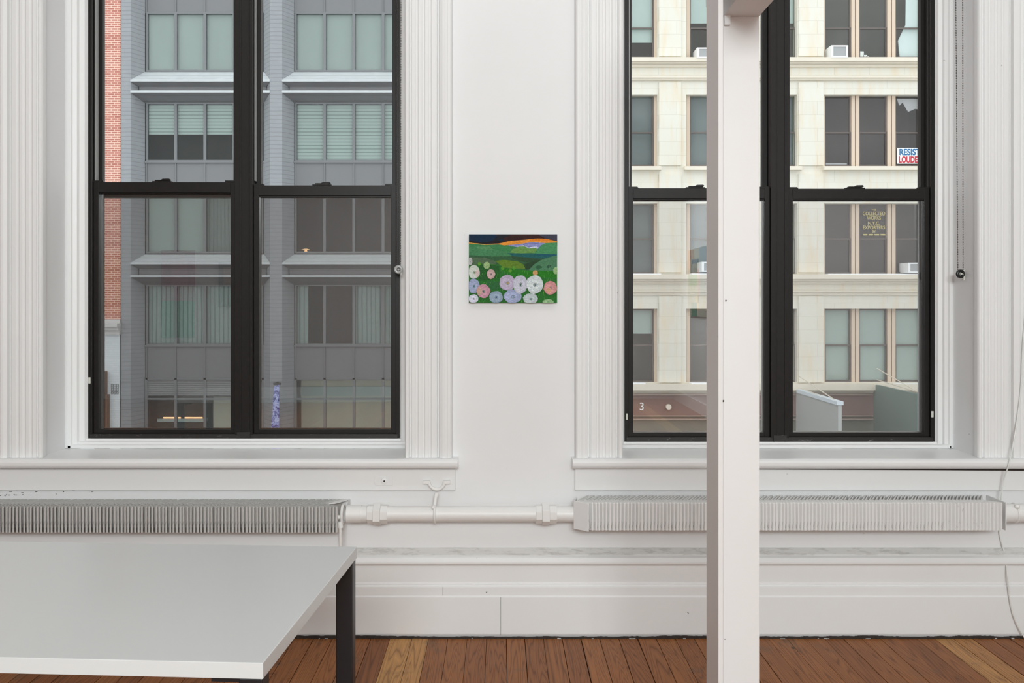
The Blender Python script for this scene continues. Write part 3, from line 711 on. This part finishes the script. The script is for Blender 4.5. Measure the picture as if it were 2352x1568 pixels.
for dx in (258, 264, 270):
    for k in range(5): gf.torus((X(dx,D), D-.01, Z(884+k*4.5,D)), .035, .008, 'y', 8, 4)
addto(bb, 'scribbled_mark', gf, M['gframe'])

# ---- grey clad building
gb = empty('grey_building', (X(450,D), D, -7), 'slate grey clad office building with recessed window bays', 'building')
YW = 30.5
bays = [340, 682]; PITCH = 67.2
GR = X(1300, D)
def edgeX(px): return X(px, D)
pw = MB()
# piers: octagonal columns (front face at D, slopes back to YW)
def pier(mb, a, b_, sa, sb):   # front a..b at D, slope ends sa, sb at YW
    mb.prism([(X(a,D), D), (X(b_,D), D), (X(sb,YW), YW), (X(sb,YW), YW+.2), (X(sa,YW), YW+.2), (X(sa,YW), YW)], 'z', -7, 14)
pw.prism([(X(279,D), D), (X(300,D), D), (X(333,YW), YW), (X(333,YW), YW+.2), (X(279,D)+.12, YW+.2), (X(279,D)+.12, YW+3), (X(279,D), YW+3)], 'z', -7, 14); pier(pw, 620, 648, 606, 676); pier(pw, 962, 990, 948, 1018)
pw.box(X(1018,YW), GR, D+.1, YW+.2, -7, 14)
addto(gb, 'pier', pw, M['slate'])
ld = MB(); dk = MB(); sof = MB()
def band(y_slope_top, y_lip_top, y_lip_bot, y_g_bot, y_lip2, y_soffit_end):
    for (a, b_) in ((300, 620), (648, 962)):
        ia, ib = (333, 606) if a == 300 else (676, 948)
        zt, zl = Z(y_slope_top, YW), Z(y_lip_top, D)
        ld.q((X(a,D),D,zl), (X(b_,D),D,zl), (X(ib,YW),YW,zt), (X(ia,YW),YW,zt))
        z2 = Z(y_lip_bot, D); ld.box(X(a,D), X(b_,D), D-.03, D+.02, z2, zl)
        z3 = Z(y_g_bot, D); g = (z2-z3)
        sof.q((X(a+13,D),D+.24,z2-g*.38), (X(b_-13,D),D+.24,z2-g*.38), (X(b_,D),D,z2), (X(a,D),D,z2))
        sof.q((X(a+13,D),D+.24,z3), (X(b_-13,D),D+.24,z3), (X(b_-13,D),D+.24,z2-g*.38), (X(a+13,D),D+.24,z2-g*.38))
        z4 = Z(y_lip2, D); ld.box(X(a,D), X(b_,D), D-.03, D+.25, z4, z3)
        z5 = Z(y_soffit_end, YW); sof.q((X(ia,YW),YW,z5), (X(ib,YW),YW,z5), (X(b_,D),D,z4), (X(a,D),D,z4))
band(165, 183, 188, 208, 213, 237); band(584, 603, 607, 632, 636, 655); band(-252, -235, -230, -212, -207, -182)
addto(gb, 'ledge', ld, M['slate2']); addto(gb, 'soffit', sof, shingle('shaded_soffit_cladding', (.19,.19,.195)))  # soffit tone has the shade under the ledges painted in
rows = [(33, 160, 'A'), (240, 367, 'B'), (450, 577, 'C'), (657, 788, 'D')]
# spandrels
spn = MB()
for bx in bays:
    x0, x1 = X(bx-7, YW), X(bx+268, YW)
    for (ya, yb) in ((-60, 30), (370, 447), (792, 873)):
        spn.box(x0, x1, YW+.02, YW+.2, Z(yb,YW), Z(ya,YW))
        for k in range(5):
            xx = X(bx+k*PITCH-3.5, YW); spn.box(xx-.018, xx+.018, YW-.01, YW+.02, Z(yb,YW), Z(ya,YW))
        spn.box(x0, x1, YW-.04, YW+.03, Z(ya+4,YW), Z(ya,YW))
    spn.box(x0, x1, YW+1.6, YW+1.7, -7, 14)
addto(gb, 'spandrel', spn, M['panel'])
dark = MB()
dark.box(X(279,D)+.13, GR, YW+1.4, YW+1.5, -7, 14)
addto(gb, 'interior', dark, M['gdark'])
cont = {('A',0): 'gggg', ('A',1): 'gggg', ('B',0): 'hhhh', ('B',1): 'vvvv', ('C',0): 'ggcc', ('C',1): 'dddd', ('D',0): 'wwww', ('D',1): 'edww'}
for bi, bx in enumerate(bays):
    for (yt, yb, r) in rows:
        for k in range(4):
            a, b_ = bx+k*PITCH, bx+k*PITCH+60
            f = MB(); x0, x1, z0, z1 = X(a-3.6,YW), X(b_+3.6,YW), Z(yb+5,YW), Z(yt-5,YW)
            box_frame(f, x0, x1, z0, z1, YW-.02, YW+.08, .045, .045, .06, .06)
            fo = addto(gb, 'window', f, M['gframe'])
            kind = cont[(r, bi)][k]
            def sub(n, mb, m):
                o = mb.build(n, m, fo); return o
            sub('glass', MB().box(x0+.045, x1-.045, YW+.03, YW+.04, z0+.06, z1-.06), M['pane'] if kind != 'd' else M['pane_dark'])
            xi0, xi1 = x0+.03, x1-.03
            if kind == 'g': sub('roller_blind', MB().box(xi0, xi1, YW+.10, YW+.12, z0+.03, z1-.03), M['blind_g'])
            if kind == 'v': sub('venetian_blind', MB().box(xi0, xi1, YW+.10, YW+.12, z0+.03, z1-.03), M['venetian'])
            if kind == 'h': sub('venetian_blind', MB().box(xi0, xi1, YW+.10, YW+.12, z0+(z1-z0)*.47, z1-.03), M['venetian'])
            if kind == 'c': sub('curtain_or_reflection', MB().box(xi0, xi1, YW+.14, YW+.18, z0, z1), M['curtain_or_reflection2'])
            if kind == 'w': sub('curtain_or_reflection', MB().box(xi0, xi1, YW+.14, YW+.18, z0, z1), M['curtain_or_reflection'])
            if kind == 'e': sub('curtain_or_reflection', MB().box(xi0, xi0+.35, YW+.14, YW+.18, z0, z1), M['curtain_or_reflection'])
            if r == 'C' and bi == 1 and k == 0:
                lx, lz = X(698, YW), z0+.06
                sub('table_lamp', MB().tube([(lx, YW+.3, lz), (lx, YW+.3, lz+.06), (lx, YW+.3, lz+.07), (lx, YW+.3, lz+.11)], [.06, .03, .15, .04], 14), M['lamp'])
# street level glazing
for bi, bx in enumerate(bays):
    f = MB(); x0, x1, z0, z1 = X(bx-5,YW), X(bx+266,YW), Z(1150,YW), Z(868,YW)
    for k in range(5): xx = X(bx+k*PITCH-3.5, YW); f.box(xx-.04, xx+.04, YW-.03, YW+.08, z0, z1)
    f.box(x0, x1, YW-.03, YW+.08, z1-.05, z1); f.box(x0, x1, YW-.02, YW+.08, Z(918,YW), Z(914,YW))
    fo = addto(gb, 'shop_window', f, M['gframe'])
    MB().box(x0, x1, YW+.03, YW+.04, z0, z1).build('glass', M['pane'], fo)
    if bi == 0:
        MB().box(x0, x1, YW+.005, YW+.02, Z(908,YW), Z(869,YW)).build('louvre', M['grille'], fo)
        MB().box(x0, x1, YW+1.0, YW+1.1, z0, z1).build('shop_interior', M['gdark2'], fo)
        MB().box(X(375,YW+.6), X(415,YW+.6), YW+.6, YW+.62, Z(960.5,YW+.6), Z(957.5,YW+.6)).box(X(424,YW+.6), X(465,YW+.6), YW+.6, YW+.62, Z(960.5,YW+.6), Z(957.5,YW+.6)).build('light_strip', M['neon'], fo)
        MB().box(X(362,YW+.6), X(470,YW+.6), YW+.55, YW+.9, Z(968,YW+.6), Z(961.5,YW+.6)).build('counter', M['blind_w'], fo)
        MB().box(X(490,YW+.5), X(610,YW+.5), YW+.5, YW+.6, z0, Z(915,YW)).build('shop_interior', M['lit'], fo)
    else:
        MB().box(x0, x1, YW+1.0, YW+1.1, z0, z1).build('shop_interior', M['lit'], fo)
        MB().box(x0, x1, YW+.9, YW+.98, Z(916,YW), Z(893,YW)).build('ceiling_panel', plain('shop_bulkhead', (.42,.50,.48), .8, var=.1, nscale=.8), fo)
gj = MB()
for py in (764, 876, 940): gj.box(X(279,D), X(300,D), D-.006, D, Z(py+1,D), Z(py,D)); gj.box(X(620,D), X(648,D), D-.006, D, Z(py+1,D), Z(py,D))
addto(gb, 'joint', gj, M['gframe'])
# blue and white banner on the pier
def banner_mat():
    m, nt, b = new_mat('blue_patterned_cloth'); n = noise(nt, coords(nt, (2,1,2)), 3.4, 4, .7, 1.5)
    nt.links.new(ramp(nt, n, [(.42, lin((196,206,236))), (.5, lin((150,160,220))), (.58, lin((70,66,130)))]), b.inputs['Base Color']); b.inputs['Roughness'].default_value = .7; return m
bn = empty('banner', (X(632,29.7), 29.7, -3), 'narrow vertical blue and white patterned banner on the grey pier', 'banner')
addto(bn, 'cloth', MB().prism([(X(627,29.7), Z(1130,29.7)), (X(641,29.7), Z(1130,29.7)), (X(641,29.7), Z(882,29.7)), (X(629,29.7), Z(888,29.7)), (X(626,29.7), Z(940,29.7)), (X(622,29.7), Z(985,29.7))], 'y', 29.70, 29.72), banner_mat())
addto(bn, 'pole', MB().tube([(X(634,29.8), 29.73, Z(880,29.8)), (X(634,29.8), D, Z(880,29.8))], .035, 8).tube([(X(628,29.7), 29.71, Z(881,29.7)), (X(645,29.7), 29.71, Z(881,29.7))], .03, 8), M['gdark'])

# ---- cream stone building
def stone_mat():
    m, nt, b = new_mat('cream_limestone'); v = coords(nt)
    n1 = noise(nt, v, .55, 6, .6); n2 = noise(nt, coords(nt, (3,1,.5)), 1.2, 5, .6)
    c = mix(nt, lin((222,218,203)), lin((227,225,216)), n1)
    c = mix(nt, c, lin((224,206,176)), ramp(nt, n2, [(.48,(0,0,0)), (.75,(.8,.8,.8))]))
    t = N(nt, 'ShaderNodeTexBrick'); tc = N(nt, 'ShaderNodeTexCoord'); sx = N(nt, 'ShaderNodeSeparateXYZ'); nt.links.new(tc.outputs['Object'], sx.inputs[0])
    cb = N(nt, 'ShaderNodeCombineXYZ'); nt.links.new(sx.outputs[0], cb.inputs[0]); nt.links.new(sx.outputs[2], cb.inputs[1]); nt.links.new(cb.outputs[0], t.inputs[0])
    t.inputs['Color1'].default_value = (1,1,1,1); t.inputs['Color2'].default_value = (.97,.97,.97,1); t.inputs['Mortar'].default_value = (.86,.85,.83,1)
    t.inputs['Scale'].default_value = 1; t.inputs['Brick Width'].default_value = 1.1; t.inputs['Row Height'].default_value = .42; t.inputs['Mortar Size'].default_value = .008
    c = mix(nt, c, t.outputs[0], 1.0, 'MULTIPLY')
    nt.links.new(c, b.inputs['Base Color']); b.inputs['Roughness'].default_value = .85; return m
M['stone'] = stone_mat()
M['stone2'] = plain('cream_stone_moulding', lin((224,216,200)), .8, var=.08, nscale=1.6)
M['tan'] = plain('tan_window_wood', lin((212,193,173)), .7, var=.06, nscale=1.2, nsc=(3,1,.4))
M['sashg'] = plain('old_grey_sash', lin((100,92,88)), .6)
M['snow'] = plain('snow', (.92,.94,.96), .9, var=.02)
M['shade'] = plain('pale_green_shade', (.57,.60,.57), .7, var=.05, nscale=1)
M['acw'] = plain('white_enamel', (.88,.90,.90), .4, var=.02)
M['acg'] = plain('grey_condenser', (.36,.37,.37), .6, var=.06, nscale=10)
M['roomdim'] = plain('dim_grey_room', lin((128,120,118)), .9, var=.35, nscale=1.1)
cb_ = empty('cream_building', (X(1800,D), D, -7), 'cream limestone building with grey sash windows across the street', 'building')
rowsC = [(-60, 134, 65, 'r1'), (217, 382, 305, 'r2'), (467, 629, 549, 'r3'), (709, 878, 793, 'r4')]
cols = [(1440, 1502, 's'), (1584, 1648, 's'), (1766, 1829, 's'), (1894, 1955, 't'), (1973, 2038, 't'), (2056, 2120, 't'), (2190, 2250, 's')]
holes = []
for (yt, yb, ym, r) in rowsC:
    for grp in ((1440, 1510), (1576, 1656), (1758, 1831), (1893, 2122), (2186, 2254)):
        holes.append((X(grp[0],D), X(grp[1],D), Z(yb,D), Z(yt,D)))
CX0, CX1 = X(1366, D), 24.0
addto(cb_, 'wall', holed(MB(), CX0, CX1, Z(905,D), 13, D, D+.45, holes), M['stone'])
pil = MB()
for (a, b_) in ((1513, 1564), (1833, 1890)): pil.box(X(a,D), X(b_,D), D-.06, D, Z(625,D), Z(400,D)); pil.box(X(a,D), X(b_,D), D-.06, D, Z(380,D), Z(190,D)); pil.box(X(a,D), X(b_,D), D-.06, D, Z(878,D), Z(680,D)); pil.box(X(a,D), X(b_,D), D-.06, D, Z(130,D), 11)
addto(cb_, 'pilaster', pil, M['stone'])
ml = MB()
for (y0, y1, o) in ((137, 146, .32), (146, 150, .22), (150, 155, .12), (177, 181, .16), (181, 186, .09), (631, 641, .34), (641, 646, .22), (646, 651, .12), (668, 671, .15), (671, 677, .08), (880, 894, .34), (894, 898, .2)):
    ml.box(CX0, CX1, D-o, D, Z(y1,D), Z(y0,D))
for (a, b_) in ((1430, 1517), (1570, 1662), (1752, 1838), (1888, 2128), (2180, 2260)): ml.box(X(a,D), X(b_,D), D-.22, D+.2, Z(392,D), Z(383.5,D))
addto(cb_, 'moulding', ml, M['stone2'])
sn = MB(); sn.box(X(1440,D), X(1515,D), D-.30, D+.1, Z(631,D), Z(628.6,D)); sn.box(X(1584,D), X(1660,D), D-.30, D+.1, Z(631,D), Z(628.2,D)); sn.box(X(1895,D), X(2125,D), D-.30, D+.1, Z(631,D), Z(629,D)); sn.box(X(1440,D), X(1480,D), D-.30, D+.1, Z(880,D), Z(877.8,D)); sn.box(X(1584,D), X(1650,D), D-.30, D+.1, Z(880,D), Z(877.5,D)); sn.box(X(2050,D), X(2120,D), D-.33, D-.05, Z(893,D)+.12, Z(888,D)+.12)
so_ = addto(cb_, 'snow', sn, M['snow'])
addto(cb_, 'interior', MB().box(CX0, CX1, D+1.6, D+1.7, Z(905,D), 13), M['roomdim'])
M['room_w'] = plain('grey_room_curtain', lin((134,138,140)), .9, var=.25, nscale=.8)  # mottled grey of the sheets behind the left-hand windows
for (yt, yb, ym, r) in rowsC:
    for ci, (a, b_, kd) in enumerate(cols):
        Yw = D+.22; x0, x1, z0, z1, zm = X(a,Yw), X(b_,Yw), Z(yb,Yw), Z(yt,Yw), Z(ym,Yw)
        t = MB(); box_frame(t, x0-.11, x1+.11, z0-.06, z1+.10, Yw-.03, Yw+.12, .11, .11, .06, .10)
        fo = addto(cb_, 'window', t, M['tan'])
        s = MB(); box_frame(s, x0, x1, z0, zm+.03, Yw+.02, Yw+.06, .045, .05, .06, .05); box_frame(s, x0, x1, zm-.01, z1, Yw+.065, Yw+.10, .045, .05, .04, .05)
        s.build('sash', M['sashg'], fo)
        MB().box(x0+.03, x1-.03, Yw+.075, Yw+.08, z0+.04, z1-.04).build('glass', M['pane_dark'] if (kd == 't' and r in ('r2', 'r3')) else M['pane'], fo)
        if r == 'r4' and kd == 't': MB().box(x0, x1, Yw+.15, Yw+.17, z0+.07, z1).build('shade', M['shade'], fo)
        if r == 'r4' and ci == 0: MB().box(x0, x1, Yw+.15, Yw+.17, z0+(z1-z0)*.66, z1).build('shade', M['shade'], fo)
        if r == 'r1' and ci < 3: MB().box(x0, x1, Yw+.15, Yw+.17, z0+(z1-z0)*(.20 if ci == 0 else .43), z1).build('shade', M['blind_w'], fo)
        if ci < 3 and r in ('r2', 'r3'): MB().box(x0, x1, Yw+.30, Yw+.32, z0, z1).build('curtain_or_reflection', M['room_w'], fo)
        if r == 'r1' and ci == 5:
            MB().prism([(x0+.22, z0), (x1, z0), (x1, z1), (x0+.42, z1), (x0+.40, z0+1.1), (x0+.16, z0+.6)], 'y', Yw+.16, Yw+.20).build('curtain_or_reflection', M['snow'], fo)
        if r == 'r2' and ci == 5:
            MB().prism([(x0+.12, z1-.10), (x1, z1-.10), (x1, z1-.45), (x0+.70, z1-.42), (x0+.48, z1-.52), (x0+.30, z1-.22), (x0+.20, z1-.32)], 'y', Yw+.16, Yw+.18).build('curtain_or_reflection', M['snow'], fo)  # white reflection in the glass, built as a solid pale shape
        if r == 'r2' and ci == 3:
            MB().box(x0+.06, x1-.10, Yw+.10, Yw+.13, z0+.06, z0+.12).build('ledge_paper', M['snow'], fo)
# gold window lettering
def text_mesh(body, size, x, y, z, m, parent, name='lettering', xs_=1.0, bold=.0, fit=None):
    cu = bpy.data.curves.new(name, 'FONT'); cu.body = body; cu.size = size; cu.align_x = 'CENTER'; cu.extrude = .004; cu.offset = bold
    to = bpy.data.objects.new(name, cu); dg = bpy.context.evaluated_depsgraph_get()
    C.objects.link(to); bpy.context.view_layer.update(); dg = bpy.context.evaluated_depsgraph_get()
    me = bpy.data.meshes.new_from_object(to.evaluated_get(dg)); me.name = name
    C.objects.unlink(to); bpy.data.objects.remove(to)
    me.materials.clear(); me.materials.append(m)
    if fit:
        xv = [v.co.x for v in me.vertices]; xs_ = fit/(max(xv)-min(xv))
    o = bpy.data.objects.new(name, me); C.objects.link(o)
    o.rotation_euler = (math.pi/2, 0, 0); o.scale = (xs_, 1, 1)
    if parent: o.parent = parent; o.location = Vector((x, y, z))-Vector(parent.location)
    else: o.location = (x, y, z)
    return o
M['gold'] = plain('gilded_letters', lin((206,190,120)), .5)
sg = empty('window_lettering', (X(2007,30.2), 30.2, Z(540,30.2)), 'gold painted lettering on the dark glass of the cream building', 'sign')
yy = D+.215
for body, cy, sz, w_ in (('THE', 484, .075, 10), ('COLLECTED', 494.5, .165, 51), ('WORKS', 504, .155, 32), ('N.Y.C.', 516, .145, 27), ('EXPORTERS', 526.5, .16, 50), ('BY', 534, .11, 9)):
    text_mesh(body, sz, X(2007,yy), yy-.01, Z(cy,yy), M['gold'], sg, fit=w_*yy/F, bold=.0005)
gl = MB()
for a, b_ in ((1982, 1992), (1995, 2005), (2008, 2019), (2022, 2033)): gl.box(X(a,yy), X(b_,yy), yy-.014, yy-.006, Z(540.5,yy), Z(537.5,yy))
addto(sg, 'lettering', gl, M['gold'])
# RESIST LOUDER sign
rs = empty('protest_sign', (X(2089,30.2), 30.2, Z(375,30.2)), 'white hand lettered protest sign in blue and red in a window across the street', 'sign')
addto(rs, 'board', MB().box(X(2060.5,yy), X(2117,yy), yy-.02, yy, Z(376,yy), Z(340,yy)), M['acw'])
M['tblue'] = plain('blue_letters', lin((40,110,160)), .6); M['tred'] = plain('red_letters', lin((190,40,60)), .6)
text_mesh('RESIST', .27, X(2088.5,yy), yy-.025, Z(356,yy), M['tblue'], rs, fit=48*yy/F, bold=.008)
text_mesh('LOUDER', .28, X(2089,yy), yy-.025, Z(373.5,yy), M['tred'], rs, fit=51*yy/F, bold=.010)
# air conditioners
def ac(px0_, px1_, py0_, py1_, label):
    y0 = D-.35; x0, x1, z0, z1 = X(px0_,y0), X(px1_,y0), Z(py1_,y0), Z(py0_,y0)
    r = empty('air_conditioner', ((x0+x1)/2, D, z0), label, 'air conditioner', 'window air conditioners across the street')
    b = MB(); box_frame(b, x0, x1, z0, z1, y0, D+.35, .07, .06, .04, .04); b.box(x0+.05, x1-.05, y0+.05, D+.3, z0+.03, z1-.03); addto(r, 'casing', b, M['acw'])
    addto(r, 'grille', MB().box(x0+.07, x1-.06, y0+.02, y0+.05, z0+.04, z1-.04), M['acg'])
    return r
ac(1909, 1948, 104, 131.5, 'white window air conditioner in the triple window above the protest sign')
ac(1601, 1640, 109, 133, 'white window air conditioner half hidden behind the top of the post')
ac(2086, 2125, 603, 626, 'white window air conditioner near the right jamb, right of the gold lettering')
ac(1612, 1650, 601, 624, 'white window air conditioner low beside the post, near the mirrored painting')
stuff = MB(); yq = D+.25
for (x, w, h_) in ((1974, 10, 17), (1983, 9, 9), (1990, 5, 6)):
    stuff.box(X(x,yq), X(x+w,yq), yq, yq+.04, Z(135,yq), Z(135-h_,yq))
tag(stuff.build('paper_stack', M['blind_w']), 'pile of pale papers on the sill of the middle pane, top right', 'papers')
# storefront band with number
M['sf'] = plain('brown_storefront', lin((128,104,98)), .7, var=.08, nscale=1.2); M['sf2'] = plain('grey_shop_glass', lin((112,116,106)), .4, var=.1, nscale=.8); M['sfd'] = plain('storefront_shadow_gap', lin((130,126,122)), .8)
addto(cb_, 'fascia', MB().box(CX0, CX1, D-.05, D+.4, Z(953,D), Z(905,D)), M['sf'])
addto(cb_, 'fascia_trim', MB().box(CX0, CX1, D-.12, D, Z(907,D), Z(903.5,D)).box(CX0, CX1, D-.12, D, Z(955,D), Z(953,D)).box(CX0, CX1, D-.16, D, Z(962,D), Z(960,D)), plain('storefront_bead', lin((168,150,140)), .7))
addto(cb_, 'shopfront', MB().box(CX0, CX1, D, D+.4, -7, Z(953,D)), M['sf2'])
nm = text_mesh('3', .34, X(1474,D-.06), D-.065, Z(941,D), M['snow'], cb_, name='number')
addto(cb_, 'round_lamp', MB().tube([(X(1534,D), D-.18, Z(933,D)), (X(1534,D), D-.05, Z(933,D))], .085, 20), M['stone2'])
# projecting boards with guy wires
def blade(label, xx, y_tip, ztop, m, snow):
    r = empty('projecting_board', (xx, D, ztop), label, 'sign board', 'boards standing out from the cream building')
    addto(r, 'panel', MB().box(xx-.05, xx+.05, y_tip, D-.17, -7, ztop), m)
    if snow: addto(r, 'snow_cap', MB().box(xx-.09, xx+.09, y_tip-.02, D-.35, ztop, ztop+.10), plain('bluish_snow', (.66,.74,.80), .9))
    for dz in (.0, .35): addto(r, 'guy_wire', MB().tube([(xx, y_tip+.02, ztop+.05), (xx-.02, D-.36, ztop+.16+dz)], .013, 6), M['stone2'])
blade('pale grey board projecting over the pavement, snow along its top edge', 9.245, 26.1, Z(930,26.1), plain('pale_grey_board', lin((176,180,178)), .7, var=.03), True)
blade('grey green board projecting over the pavement, nearer the right jamb', 11.66, 26.7, Z(905,26.7), plain('grey_green_board', lin((116,134,128)), .7, var=.04), False)
